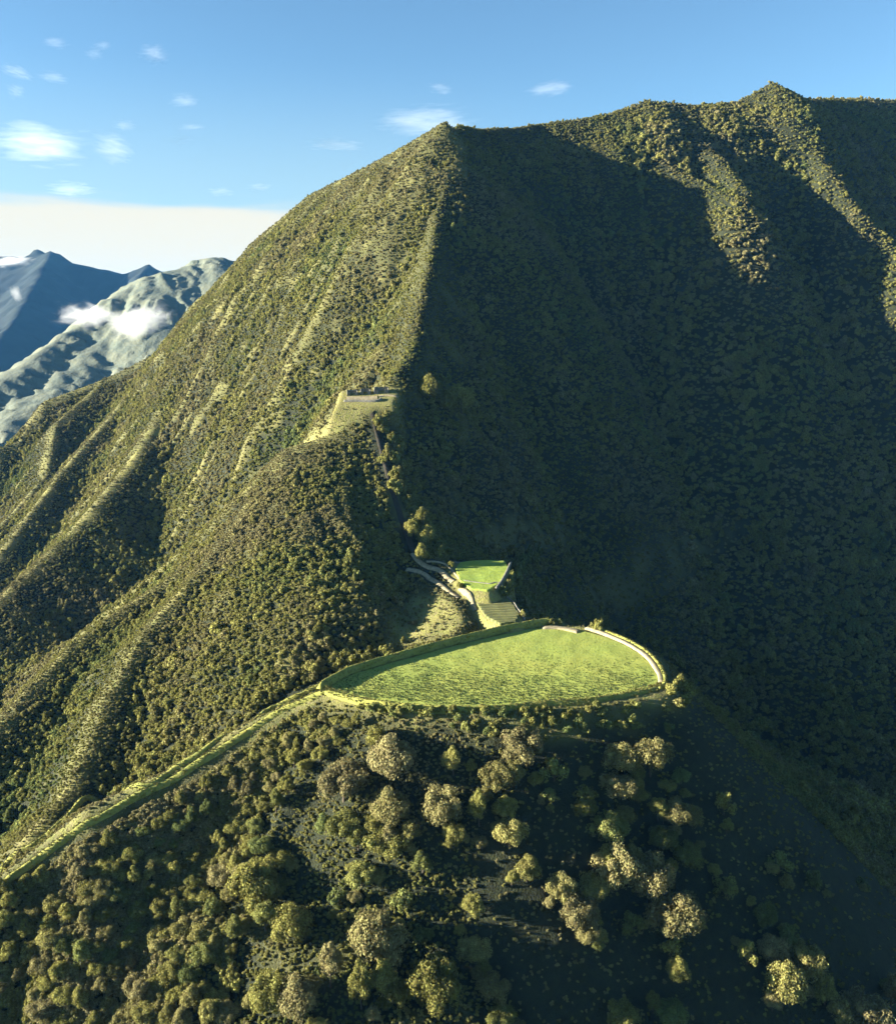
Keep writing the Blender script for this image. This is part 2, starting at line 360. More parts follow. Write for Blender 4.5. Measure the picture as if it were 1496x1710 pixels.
# ------------------------------------------------------------------ plants
def blob(c, r, rs, seg=8, rings=5):
    """a small uneven ball of quads"""
    th = np.linspace(0, 2*math.pi, seg, endpoint=False); ph = np.linspace(.25, math.pi-.25, rings)
    P_ = np.array([[math.sin(p)*math.cos(t), math.sin(p)*math.sin(t), math.cos(p)] for p in ph for t in th])
    P_ = P_*(1+.18*rs.standard_normal((len(P_), 1)))*r+c
    f = []
    for i in range(rings-1):
        for j in range(seg):
            f.append([i*seg+j, (i+1)*seg+j, (i+1)*seg+(j+1) % seg, i*seg+(j+1) % seg])
    return P_, f
def crown_mesh(name, seed, lobes, leaves, leaf, tall=1.0, core=.72, cone=0.0):
    """a crown of unit radius standing on z=0: lobes of many leaf clusters round a dark heart"""
    rs = np.random.default_rng(seed)
    V, Fc = [], []; n0 = 0
    cs = []
    for k in range(lobes):
        a = rs.random()*6.283; q = math.sqrt(rs.random())*.74; h = rs.random()
        h = .34+h*(1.0-.34)*(1-.6*q/.74)
        q *= 1-cone*h
        cs.append((q*math.cos(a), q*math.sin(a), h*tall*1.15, (.20+.17*rs.random())*(1-.45*cone*h)))
    cs.append((0, 0, .5*tall, .5))
    for (x, y, z, r) in cs:
        p, f = blob(np.array([x, y, z]), np.array([r, r, r*.95])*core, rs)
        V.append(p); Fc += [[i+n0 for i in q] for q in f]; n0 += len(p)
    C_ = np.array(cs)
    idx = rs.integers(0, len(cs), leaves)
    d = rs.standard_normal((leaves, 3)); d[:, 2] += .35; d /= np.linalg.norm(d, axis=1, keepdims=True)
    ctr = C_[idx, :3]+d*C_[idx, 3:4]*(.78+.36*rs.random((leaves, 1)))
    nrm = d+.55*rs.standard_normal((leaves, 3)); nrm /= np.linalg.norm(nrm, axis=1, keepdims=True)
    t = np.cross(nrm, rs.standard_normal((leaves, 3))); t /= np.linalg.norm(t, axis=1, keepdims=True)
    b = np.cross(nrm, t); s_ = leaf*(.6+.8*rs.random((leaves, 1)))
    q = np.stack([ctr-t*s_, ctr-b*s_*.62+nrm*s_*.2, ctr+t*s_, ctr+b*s_*.62+nrm*s_*.2], 1).reshape(-1, 3)
    q[:, 2] = np.maximum(q[:, 2], .02)
    V.append(q); Fc += (np.arange(leaves*4).reshape(-1, 4)+n0).tolist()
    return mesh_np(name, np.concatenate(V), Fc, M_LEAF)
def trunk_mesh(name, seed, limbs=6, tall=1.0):
    """tapered trunk with limbs reaching into the crown"""
    rs = np.random.default_rng(seed); V, Fc = [], []; n0 = 0
    def tube(pts, r0, r1, k=6):
        nonlocal n0
        pts = np.array(pts); m = len(pts)
        for i, p in enumerate(pts):
            d = pts[min(i+1, m-1)]-pts[max(i-1, 0)]; d = d/np.linalg.norm(d)
            u = np.cross(d, [.3, .9, .2]); u /= np.linalg.norm(u); w = np.cross(d, u); r = r0+(r1-r0)*i/(m-1)
            for j in range(k):
                a = 6.283*j/k; V.append(p+r*(math.cos(a)*u+math.sin(a)*w))
        for i in range(m-1):
            for j in range(k): Fc.append([n0+i*k+j, n0+i*k+(j+1) % k, n0+(i+1)*k+(j+1) % k, n0+(i+1)*k+j])
        n0 += m*k
    tube([(0, 0, -.25), (.01, .0, .05), (.03, .02, .3), (.0, .03, .6*tall), (.02, 0, .95*tall)], .085, .02)
    for i in range(limbs):
        a = 6.283*(i+rs.random()*.5)/limbs; z = (.22+.4*rs.random())*tall; l = .4+.25*rs.random()
        tube([(0, 0, z), (math.cos(a)*l*.5, math.sin(a)*l*.5, z+.14), (math.cos(a)*l, math.sin(a)*l, z+.34)], .035, .01, 5)
    return mesh_np(name, np.array(V), Fc, M_BARK, True)

TREES = {'round': [(crown_mesh('crown_round', 10+i, 26, 6500, .040, 1.0+.12*i, core=.55), trunk_mesh('trunk_round', 30+i)) for i in range(4)],
         'tall': [(crown_mesh('crown_tall', 50+i, 24, 5200, .042, 1.75+.2*i, core=.6, cone=.55), trunk_mesh('trunk_tall', 60+i, 8, 1.6)) for i in range(3)],
         'sparse': [(crown_mesh('crown_sparse', 70+i, 9, 800, .07, 1.1, core=.5), trunk_mesh('trunk_sparse', 80+i, 9)) for i in range(3)]}
BUSH = [crown_mesh('bush_crown', 90+i, 8, 460, .125, .75+.16*i, core=.6) for i in range(4)]

def normal_at(x, y, e=4.0):
    zx = (height(x+e, y)-height(x-e, y))/(2*e); zy = (height(x, y+e)-height(x, y-e))/(2*e)
    n = np.stack([-zx, -zy, np.ones_like(zx)], -1)
    return n/np.linalg.norm(n, axis=-1, keepdims=True)
def samp(G, x, y): return height(x, y, G)

bush_sources = []
CLEAR = []
BANKS = []
def make_bush(label, group, x, y, r, hz, tint, rz):
    i = len(bush_sources) % 4
    o = link('bush', BUSH[i], None, (x, y, float(height(x, y))-.1*r)); o.scale = (r, r, hz*r); o.rotation_euler = (0, 0, rz); o['tint'] = tint
    bush_sources.append(o)
    return tag(o, label, 'bush', group)
protos = {}
def make_tree(kind, x, y, r, hz, tint, label, group, rs):
    v = int(rs.integers(0, len(TREES[kind]))); key = (kind, v)
    nm = {'round': 'broadleaf_tree', 'tall': 'conical_tree', 'sparse': 'open_tree'}[kind]
    z = float(height(x, y))-.05*r; rz = float(rs.random()*6.283)
    if key not in protos:
        root = empty(nm); cr, tk = TREES[kind][v]
        protos[key] = (root, link('crown', cr, root), link('trunk', tk, root))
        root_, c_, t_ = protos[key]
    else:
        a, b, c = protos[key]
        root_ = a.copy(); c_ = b.copy(); t_ = c.copy()
        for o in (root_, c_, t_): col.objects.link(o)
        c_.parent = root_; t_.parent = root_
    root_.location = (x, y, z); root_.rotation_euler = (0, 0, rz); root_.scale = (r, r, r*hz); c_['tint'] = tint
    return tag(root_, label, 'tree', group)

# ---- the trees that stand out one by one on the slope below the meadow: u, v, width, height (photograph pixels), tint, kind, label
SOLO = [
 (655,1252,82,92,.05,'round','broad golden brown tree below the left end of the meadow, uppermost of the brown trees'),
 (575,1302,78,82,.0,'round','russet brown tree left of the gap below the meadow, browner than those around it'),
 (652,1338,66,80,.2,'round','olive brown tree just below the broad golden brown one under the meadow'),
 (648,1398,72,66,.6,'round','olive green tree at the lower end of the column under the meadow\'s left half'),
 (545,1366,40,64,.95,'tall','small narrow green tree alone in dark shade left of centre'),
 (598,1396,40,66,.7,'tall','slim olive conical tree alone right of the small narrow green tree'),
 (757,1268,44,66,.4,'tall','narrow olive tree topping the golden clump under the middle of the meadow'),
 (740,1340,60,84,.15,'round','golden tree with dark gaps on both sides under the middle of the meadow'),
 (758,1386,36,60,.4,'round','small olive tree at the foot of the golden tree under the middle of the meadow'),
 (872,1244,66,74,.1,'round','golden brown tree at the top of the slanting row under the meadow'),
 (832,1290,58,62,.25,'round','golden olive tree, second down the slanting row under the meadow'),
 (800,1345,42,84,.6,'tall','narrow greenish tree hanging left of the slanting row'),
 (845,1345,40,50,.5,'round','small olive tree in the bend of the slanting row'),
 (850,1390,52,64,.3,'round','brownish olive tree in the lower half of the slanting row'),
 (880,1440,48,80,.35,'tall','long olive tree at the bottom end of the slanting row'),
 (925,1280,48,54,.8,'sparse','thin open green tree in the dark right of the slanting row'),
 (918,1326,32,30,.8,'sparse','tiny open green tree below the thin one right of the slanting row'),
 (1038,1258,60,66,.25,'round','golden olive tree, upper left of the golden group under the meadow\'s right end'),
 (1085,1262,58,84,.2,'round','tall golden tree, upper right of the golden group under the meadow\'s right end'),
 (1030,1308,56,52,.15,'round','low golden brown tree at the foot of the golden group'),
 (980,1320,44,36,.5,'sparse','open olive tree at the left edge of the golden group'),
 (1136,1296,30,30,1.0,'round','small bright green round tree alone at the right edge of the light'),
 (1128,1350,56,48,.2,'round','golden tree below the small bright green one'),
 (1155,1360,34,50,.25,'round','slim golden tree at the right of the golden pair below the bright green one'),
 (1106,1400,44,48,.75,'round','dark olive green tree below the golden pair'),
 (1146,1422,42,54,.75,'round','olive green tree lowest of the group right of centre'),
 (1015,1382,66,40,.75,'round','wide low green tree above the big golden pair'),
 (1030,1440,72,94,.15,'round','big golden round tree, left of the largest pair'),
 (1086,1455,62,90,.12,'round','big golden brown tree, right of the largest pair'),
 (1126,1532,80,84,.15,'round','large golden tree below and right of the largest pair'),
 (1118,1580,34,40,.6,'sparse','small open tree under the large golden tree'),
 (938,1478,46,66,.25,'round','left arm of the forked golden clump, a slim tree'),
 (966,1520,56,74,.1,'round','golden tree at the fork of the forked clump'),
 (982,1556,34,42,.2,'round','small golden tree at the foot of the forked clump'),
 (1050,1538,42,52,.8,'sparse','thin open green tree in the dark left of the large golden tree'),
 (1212,1482,46,46,.7,'sparse','sparse dim tree at the edge of the dark, right of the largest pair'),
 (1208,1340,40,50,.5,'sparse','sparse olive tree at the upper edge of the dark side'),
 (1302,1440,42,36,.8,'sparse','open green tree catching the last light on the dark side'),
 (1360,1465,32,50,.85,'sparse','thin upright green tree far into the dark side'),
 (1440,1476,28,28,.85,'sparse','tiny green tree nearest the right edge in the dark'),
 (1275,1526,36,56,1.0,'round','bright bluish green tree at the top of the diagonal row in the dark'),
 (1312,1565,36,64,.95,'tall','slim bright green tree beside the diagonal row'),
 (1290,1582,48,50,.1,'round','brownish tree inside the diagonal row in the dark'),
 (1340,1606,56,70,.3,'round','brown and green tree in the middle of the diagonal row'),
 (1376,1650,40,64,.5,'tall','narrow tree at the lower end of the diagonal row'),
 (1306,1640,58,80,.35,'round','olive tree below the brownish one, left of the diagonal row'),
 (1246,1590,36,50,.6,'sparse','open olive tree standing left of the diagonal row'),
 (1440,1694,66,70,.0,'round','pale straw brown tree at the bottom right corner'),
 (1486,1655,34,80,.05,'tall','narrow straw coloured tree on the right edge at the bottom'),
 (790,1508,42,60,.55,'tall','conical olive tree in the dark left of the forked clump'),
 (790,1580,50,48,.3,'round','small round olive tree alone below the conical olive tree'),
 (822,1648,46,52,.2,'round','small round golden tree alone near the bottom centre'),
 (728,1640,70,92,.5,'round','large leafy olive tree near the bottom, left of the small round golden one'),
 (632,1566,80,104,.15,'round','big dome shaped golden brown tree near the bottom left of centre'),
 (604,1640,46,110,.5,'tall','tall narrow olive tree below the big dome shaped one'),
 (552,1606,46,100,.1,'tall','tall narrow golden tree left of the big dome shaped one'),
 (498,1650,60,104,.1,'round','big golden brown tree at the bottom, left of the tall narrow pair'),
 (452,1650,52,86,.6,'round','olive green tree at the bottom beside the big golden brown one'),
 (482,1532,66,76,.5,'round','leaning olive tree above the bottom pair left of centre'),
 (428,1474,68,88,.5,'round','large olive tree below the little green one left of centre'),
 (466,1436,42,42,.55,'round','olive tree at the upper right shoulder of the large olive tree'),
 (436,1412,36,36,.9,'round','little green tree alone above the large olive tree'),
 (564,1490,34,60,.9,'sparse','thin open green tree in the dark at left centre'),
 (604,1462,44,48,.7,'round','olive green tree under the column of brown trees'),
 (706,1432,40,64,.8,'tall','narrow green tree right of the column of brown trees'),
 (672,1500,36,50,.8,'sparse','dim open tree above the big dome shaped one'),
 (700,1560,34,44,.85,'sparse','dim open tree right of the big dome shaped one'),
 (1118,1690,46,44,.9,'round','green tree on the bottom edge right of centre'),
 (1036,1694,46,40,.5,'round','olive tree on the bottom edge, left of the green one'),
 (836,1700,46,40,.7,'round','olive green tree on the bottom edge at the centre'),
 (664,1656,36,56,.6,'round','small olive tree between two large ones near the bottom'),
 (342,1590,40,38,.8,'round','small green tree alone in a dark gap at lower left'),
 (392,1535,32,84,.7,'tall','long narrow olive tree beside the dark gap at lower left'),
]
rsT = np.random.default_rng(21)
TPOS = []
for (u, v, w, h, tint, kind, lab) in SOLO:
    p = hit(u, v+h*.42); dist = math.sqrt(p[0]**2+p[1]**2+(p[2]-CZ)**2)
    r = .5*w*dist/FOC*1.12
    hz = h/w*.95/{'round': 1.1, 'tall': 1.8, 'sparse': 1.1}[kind]
    hz = min(max(hz, .75), 1.25)*1.12
    if u > 1190: hz *= 1.25; r *= .92
    make_tree(kind, p[0], p[1], r, hz, tint, lab, 'trees standing out on the slope below the meadow', rsT); TPOS.append((p[0], p[1], r))
# smaller trees pressed against the ones above, so that they read as clumps
for (a, b, c) in list(TPOS):
    for _ in range(1 if rsT.random() < .75 else 2):
        ang = rsT.uniform(0, 6.283); q = c*rsT.uniform(.8, 1.2); x_, y_ = a+q*math.cos(ang), b+q*math.sin(ang); r_ = c*rsT.uniform(.45, .7)
        make_tree('round' if rsT.random() < .4 else 'tall', x_, y_, r_, rsT.uniform(.8, 1.05), float(rsT.uniform(.1, .8)),
                  'smaller tree pressed against a larger crown on the slope below the meadow', 'smaller trees in the clumps below the meadow', rsT)
        TPOS.append((x_, y_, r_))
def far_from(x, y, r): return all((x-a)**2+(y-b)**2 > (.8*(r+c))**2 for a, b, c in TPOS)
# ---- crowded trees of the lower left slope
LL = np.array([(0,1500),(150,1420),(300,1345),(440,1255),(560,1200),(610,1215),(560,1260),(520,1290),(440,1390),(390,1500),(350,1560),(320,1610),(400,1710),(0,1760)], float)
n = 0
for _ in range(9000):
    if n >= 150: break
    u = rsT.uniform(-15, 620); v = rsT.uniform(1200, 1720)
    if not inside(LL, np.array([u]), np.array([v]))[0]: continue
    if perlin(np.array([u/75.]), np.array([v/75.]))[0] < -.38: continue
    p = hit(u, v); big = .5+.5*perlin(np.array([u/60.+9]), np.array([v/60.]))[0]
    r = rsT.uniform(3.4, 5.4)+2.8*max(0, big); r *= .75+.25*min(1, max(0, (v-1230)/250))
    if not far_from(p[0], p[1], r*.45): continue
    t = min(1, max(0, .42+.5*perlin(np.array([u/90.]), np.array([v/90.+4]))[0]+.15*rsT.standard_normal()))
    make_tree('round' if rsT.random() < .6 else 'tall', p[0], p[1], r, rsT.uniform(.8, 1.1), t,
              'olive tree crowding the lower left slope under the grassy bank', 'trees crowding the lower left slope', rsT)
    TPOS.append((p[0], p[1], r)); n += 1
print('lower left trees', n)

# ---- bushes round the meadow and along the spine
def bushes(path, n, r0, r1, spread, label, group, tint=(.4, .9), seed=3, tall=1.0):
    rs = np.random.default_rng(seed); pts = np.array(path, float)
    L = np.r_[0, np.cumsum(np.hypot(*(pts[1:]-pts[:-1]).T))]
    for k in range(n):
        s_ = (k+rs.random()*.8)/n*L[-1]; u = np.interp(s_, L, pts[:, 0])+rs.normal()*spread; v = np.interp(s_, L, pts[:, 1])+rs.normal()*spread*.6
        p = hit(u, v); r = rs.uniform(r0, r1)
        make_bush(label, group, p[0], p[1], r, tall*rs.uniform(.8, 1.25), rs.uniform(*tint), rs.random()*6.28)
bushes([(920,1041),(960,1046)], 8, 2.4, 3.6, 3, 'low pale bush behind the stone track at the back of the meadow', 'bushes behind the meadow track', seed=4)
bushes([(990,1052),(1030,1054)], 7, 3.2, 4.6, 3, 'olive bush beyond the start of the curved track', 'bushes beyond the start of the curved track', seed=5, tall=1.7)
bushes([(1060,1066),(1090,1080)], 7, 3.2, 4.8, 3, 'olive bush outside the middle of the curved track', 'bushes outside the middle of the curved track', seed=6, tall=1.8)
bushes([(1115,1098),(1140,1115)], 7, 3.4, 5.2, 3, 'yellow green bush outside the bend of the curved track', 'bushes outside the bend', seed=7, tall=1.8)
bushes([(1146,1120),(1155,1140),(1120,1165)], 12, 3.6, 6.0, 6, 'sunlit bush at the meadow\'s right hand corner', 'bushes at the corner of the meadow', seed=8)
bushes([(1120,1160),(1190,1146),(1100,1190)], 16, 3.2, 5.2, 7, 'pale olive bush on the brow below the meadow corner', 'bushes on the brow below the corner', (.15, .6), 9)
bushes([(600,1188),(700,1192),(800,1196),(900,1198),(1000,1196),(1080,1185)], 42, 2.4, 4.6, 8, 'olive bush along the foot of the meadow\'s lower bank', 'bushes under the lower bank', (.35, .95), 10)
bushes([(740,1210),(820,1222),(900,1215),(1000,1220),(1120,1215)], 24, 2.6, 4.8, 10, 'leafy bush in the second row under the meadow', 'bushes in the second row under the meadow', (.4, 1), 11)
bushes([(868,1030),(880,1015),(905,1036)], 10, 2.4, 4.0, 4, 'yellow bush beside the ploughed terrace', 'bushes beside the ploughed terrace', (.2, .7), 12, 1.4)
bushes([(850,998),(868,960),(898,932)], 18, 4.0, 6.4, 4, 'leafy bush outside the wall of the green terrace', 'bushes outside the terrace wall', (.5, .95), 13, 2.0)
bushes([(760,931),(800,930),(845,932)], 10, 2.0, 3.0, 2, 'low bush on the far edge of the green terrace', 'bushes on the far edge of the green terrace', (.2, .8), 14)
bushes([(640,705),(655,760),(668,800),(672,840)], 34, 4.6, 6.8, 8, 'olive bush in the row beside the shaded lane', 'bushes beside the shaded lane', (.25, .8), 15, 1.5)
for (u, v, w, lab) in ((688,888,26,'small round yellow green tree left of the lane end above the junction'),(706,868,30,'olive tree standing at the lane end above the round one'),(712,895,34,'leafy olive tree at the right of the lane end'),(704,925,26,'lowest tree by the lane end, just above the junction of tracks'),
                       (716,655,40,'sunlit tree on the brow right of the ruins'),(748,675,34,'tree catching light at the shade edge right of the ruins'),(770,672,44,'olive tree further into the shade right of the ruins')):
    p = hit(u, v+w*.4); d = math.sqrt(p[0]**2+p[1]**2+(p[2]-CZ)**2)
    make_tree('round', p[0], p[1], (.5)*w*d/FOC, 1.7, .5, lab, 'trees along the spine', rsT)
for (u, v, r_, lab) in ((742,932,3.4,'first small tree left of the green terrace, by the upper track'),(753,948,2.8,'second small tree left of the green terrace, at its near left corner'),(768,984,3.0,'small tree between the green terrace and the ploughed one')):
    p = hit(u, v); make_tree('round', p[0], p[1], r_, 1.5, .6, lab, 'trees along the spine', rsT)
p = hit(808, 918); make_tree('tall', p[0], p[1], 3.2, 3.0, .1, 'slender tree alone on the bare shaded ground behind the green terrace', 'trees along the spine', rsT)

# ---- the forest that covers the mountain: too many plants to count
def scatter(name, pts, sca, rot, pick, tint):
    V = np.asarray(pts, np.float32)
    me = bpy.data.meshes.new(name); me.vertices.add(len(V)); me.vertices.foreach_set('co', V.ravel())
    for nm, ty, f, d in (('sca', 'FLOAT_VECTOR', 'vector', sca), ('rot', 'FLOAT_VECTOR', 'vector', rot), ('pick', 'INT', 'value', pick), ('tint', 'FLOAT', 'value', tint)):
        a = me.attributes.new(nm, ty, 'POINT'); a.data.foreach_set(f, np.ascontiguousarray(d).ravel())
    o = link(name, me)
    ng = bpy.data.node_groups.new(name, 'GeometryNodeTree')
    ng.interface.new_socket('Geometry', in_out='INPUT', socket_type='NodeSocketGeometry'); ng.interface.new_socket('Geometry', in_out='OUTPUT', socket_type='NodeSocketGeometry')
    gi = ng.nodes.new('NodeGroupInput'); go = ng.nodes.new('NodeGroupOutput'); ip = ng.nodes.new('GeometryNodeInstanceOnPoints'); jn = ng.nodes.new('GeometryNodeJoinGeometry')
    for b in bush_sources[:4]:
        oi = ng.nodes.new('GeometryNodeObjectInfo'); oi.inputs['Object'].default_value = b; oi.inputs['As Instance'].default_value = True; oi.transform_space = 'ORIGINAL'
        ng.links.new(oi.outputs['Geometry'], jn.inputs[0])
    def at_(nm, ty, sock):
        a = ng.nodes.new('GeometryNodeInputNamedAttribute'); a.data_type = ty; a.inputs['Name'].default_value = nm
        ng.links.new(a.outputs['Attribute'], sock)
    ip.inputs['Pick Instance'].default_value = True
    ng.links.new(gi.outputs[0], ip.inputs['Points']); ng.links.new(jn.outputs[0], ip.inputs['Instance'])
    at_('pick', 'INT', ip.inputs['Instance Index']); at_('sca', 'FLOAT_VECTOR', ip.inputs['Scale']); at_('rot', 'FLOAT_VECTOR', ip.inputs['Rotation'])
    ng.links.new(ip.outputs[0], go.inputs[0])
    md = o.modifiers.new('scatter', 'NODES'); md.node_group = ng
    return tag(o, kind='stuff')
FIELD_SD = np.minimum(np.minimum.reduce(PADD), LED_SD+3)
FRONT_XY = np.array([q for q in RIDGES[NAME['front']]['p'] if q[0] < 150])[:, :2]; FRONT_XY = FRONT_XY[np.argsort(FRONT_XY[:, 0])]
FRONT_XY = np.array([q for q in FRONT_XY if q[1] < 482])
def forest():
    rs = np.random.default_rng(5)
    out = []
    # candidates on jittered grids, finer near the camera
    for (x0, x1, y0, y1, st) in ((-240, 210, 290, 470, 1.9), (-600, 60, 430, 1050, 1.8), (-420, 330, 250, 800, 2.3), (-1100, 300, 800, 1750, 2.8), (-420, -1100, 250, 800, 3.6), (330, 1450, 350, 800, 4.4), (300, 1450, 800, 2150, 4.0)):
        if x0 > x1: x0, x1 = x1, x0
        a, b = np.meshgrid(np.arange(x0, x1, st), np.arange(y0, y1, st))
        a = (a+rs.uniform(-.5, .5, a.shape)*st).ravel(); b = (b+rs.uniform(-.5, .5, b.shape)*st).ravel()
        out.append(np.stack([a, b, np.full(a.shape, st)], 1))
    P_ = np.concatenate(out); x, y, st = P_.T
    z = height(x, y); u, v, f = project(np.stack([x, y, z], -1))
    n = normal_at(x, y); view = np.stack([-x, -y, CZ-z], -1); dist = np.linalg.norm(view, axis=1); view /= dist[:, None]
    keep = (u > -170) & (u < 1680) & (v > 100) & (v < 1880) & ((n*view).sum(1) > -.12) & (z > 34)
    grass = samp(GRASS, x, y); dc = samp(np.minimum(DC, 400), x, y); fs = samp(FIELD_SD, x, y); hazy = samp(HAZY_PATCH, x, y)
    keep &= (fs > 5) & (rs.random(x.shape) > .6*hazy)
    cv = samp(CONV, x, y); big = np.clip(sstep(12, 90, dc)*(.45+.6*perlin(x/55, y/55))+.5*sstep(0, -2.5, cv), 0, 1)
    # size of each plant: scrub on the crests, woodland in the gullies
    r = np.maximum(st, 2.3)*(.58+.62*big)*rs.uniform(.75, 1.25, x.shape)
    r = np.where(st > 4.2, r*1.3, np.where(st > 3.9, r*(1.2-.3*sstep(1250, 1400, y)), r))
    r *= 1-.70*grass
    r *= np.clip(np.exp(.33*rs.standard_normal(x.shape)), .55, 2.1)
    hz = rs.uniform(.65, 1.1, x.shape)*(1+.35*big)
    dens = 1-.45*big-.1*grass
    yf = np.interp(x, FRONT_XY[:, 0], FRONT_XY[:, 1]); near = (y < yf-4) & (y < 470)
    lit = near & (u+.35*(v-1300) < 470+120*perlin(u/80, v/80))
    keep &= np.where(st < 1.85, (grass > .28) & ~near, near | (st > 1.95))
    r = np.where(st < 1.85, rs.uniform(.5, 1.15, x.shape), r)
    dens = np.where(near, np.where(lit, .95, np.where(u < 800, .55, .14)), dens); r = np.where(near, np.where(lit, rs.uniform(1.2, 3.2, x.shape), rs.uniform(.6, 1.5, x.shape)), r)
    dens = np.where(fs < 9, dens*.4, dens)
    dens = dens*(1-.8*samp(SOFT, x, y))*(1-.6*samp(soft1, x, y)*(y < 1000))
    keep &= rs.random(x.shape) < dens
    for a, b, c in TPOS:
        m = (np.abs(x-a) < c) & (np.abs(y-b) < c); keep &= ~(m & ((x-a)**2+(y-b)**2 < (.22*c)**2))
    for pth, w in CLEAR:
        q = np.asarray(pth)[:, :2]; m = (x > q[:, 0].min()-9) & (x < q[:, 0].max()+9) & (y > q[:, 1].min()-9) & (y < q[:, 1].max()+9)
        d2 = np.full(x.shape, 1e9)
        for c in q: d2[m] = np.minimum(d2[m], (x[m]-c[0])**2+(y[m]-c[1])**2)
        keep &= d2 > (w+r)**2
    i = np.nonzero(keep)[0]; m = len(i)
    tint = np.clip(.34+.16*big+.45*fbm(x/110, y/110, 3)-.30*grass+.14*rs.standard_normal(x.shape), 0, 1)
    sca = np.stack([r, r, r*hz], 1)[i].astype(np.float32)
    rot = np.stack([rs.normal(0, .08, m), rs.normal(0, .08, m), rs.uniform(0, 6.283, m)], 1).astype(np.float32)
    pts = np.stack([x, y, z-.12*r], 1)[i]
    print('forest plants', m)
    scatter('forest', pts, sca, rot, rs.integers(0, 4, m).astype(np.int32), tint[i].astype(np.float32))


# ------------------------------------------------------------------ meadow, terraces, banks, tracks, walls
def patch(name, poly, z, mat, n=2, bump=.25, skirt=2.5, kind='structure', step=1.6):
    """a sheet of ground clipped to its outline, with a skirt turned down at the rim"""
    bm = bmesh.new()
    vs = [bm.verts.new((x, y, z)) for x, y in poly]; bm.faces.new(vs)
    x0, y0 = poly.min(0); x1, y1 = poly.max(0)
    for ax, lo, hi in ((0, x0, x1), (1, y0, y1)):
        for c in np.arange(lo+step, hi, step):
            co = (c, 0, 0) if ax == 0 else (0, c, 0); no = (1, 0, 0) if ax == 0 else (0, 1, 0)
            bmesh.ops.bisect_plane(bm, geom=bm.verts[:]+bm.edges[:]+bm.faces[:], plane_co=co, plane_no=no)
    co = np.array([v.co for v in bm.verts]); dz = bump*fbm(co[:, 0]/14, co[:, 1]/14, 4)+.35*perlin(co[:, 0]/60, co[:, 1]/60)
    for v, k in zip(bm.verts, dz): v.co.z += k
    rim = [e for e in bm.edges if len(e.link_faces) == 1]
    r = bmesh.ops.extrude_edge_only(bm, edges=rim)
    for v in r['geom']:
        if isinstance(v, bmesh.types.BMVert): v.co.z -= skirt
    bmesh.ops.recalc_face_normals(bm, faces=bm.faces[:])
    me = bpy.data.meshes.new(name); bm.to_mesh(me); bm.free(); me.materials.append(mat)
    for p_ in me.polygons: p_.use_smooth = True
    return tag(link(name, me), kind=kind)
def mat_meadow(name, a, b, c, rows=0.0, ang=0.0):
    m, nt, out = nodes(name)
    n1 = noise(nt, .035, 3); n2 = noise(nt, .55, 5, rough=.7); n3 = noise(nt, 2.2, 3)
    k = mixc(nt, ramp(nt, n1, .3, .7), a, b); k = mixc(nt, ramp(nt, n2, .42, .68), k, c)
    hgt = n2
    if rows:
        g = nt.nodes.new('ShaderNodeNewGeometry'); mp = nt.nodes.new('ShaderNodeMapping'); mp.inputs['Rotation'].default_value = (0, 0, ang)
        nt.links.new(g.outputs['Position'], mp.inputs[0]); wv = nt.nodes.new('ShaderNodeTexWave'); wv.bands_direction = 'Y'
        wv.inputs['Scale'].default_value = rows; wv.inputs['Distortion'].default_value = 1.5; wv.inputs['Detail'].default_value = 2
        nt.links.new(mp.outputs[0], wv.inputs[0]); hgt = wv.outputs['Fac']
        k = mixc(nt, ramp(nt, hgt, .2, .8), k, tuple(.55*q for q in b))
    principled(nt, out, k, bump=hgt, bstr=.7, bdist=.5)
    return m
M_GRASS = mat_meadow('meadow_grass', (.30, .30, .06), (.245, .28, .055), (.20, .245, .05))
M_TGRASS = mat_meadow('terrace_grass', (.28, .33, .05), (.23, .30, .05), (.17, .23, .05))
M_PLOUGH = mat_meadow('ploughed', (.21, .19, .07), (.15, .16, .05), (.10, .085, .045), .09, .1)
M_BANK = mat_meadow('bank_grass', (.27, .25, .055), (.22, .225, .05), (.15, .16, .04))
M_TRACK = mat_simple('pale_track', (.31, .25, .15), (.20, .17, .095), .5, .5, .15, 3.0)
M_STONE = mat_simple('dry_stone', (.22, .2, .155), (.13, .12, .09), 1.1, .9, .3, 2.5)
patch('meadow', PADS[0][0], ZF, M_GRASS)
patch('ploughed_field', PADS[1][0], Z1, M_PLOUGH)
patch('lawn', PADS[2][0], Z2, M_TGRASS)
def resample(P_, step):
    P_ = np.asarray(P_, float); L = np.r_[0, np.cumsum(np.linalg.norm(np.diff(P_[:, :2], axis=0), axis=1))]
    t = np.arange(0, L[-1], step); t = np.r_[t, L[-1]]
    # Catmull-Rom through the points keeps the curves round
    out = []
    for q in t:
        i = min(max(np.searchsorted(L, q)-1, 0), len(P_)-2); f = (q-L[i])/(L[i+1]-L[i])
        p0, p1, p2, p3 = P_[max(i-1, 0)], P_[i], P_[i+1], P_[min(i+2, len(P_)-1)]
        out.append(.5*((2*p1)+(p2-p0)*f+(2*p0-5*p1+4*p2-p3)*f*f+(3*p1-p0-3*p2+p3)*f**3))
    return np.array(out)
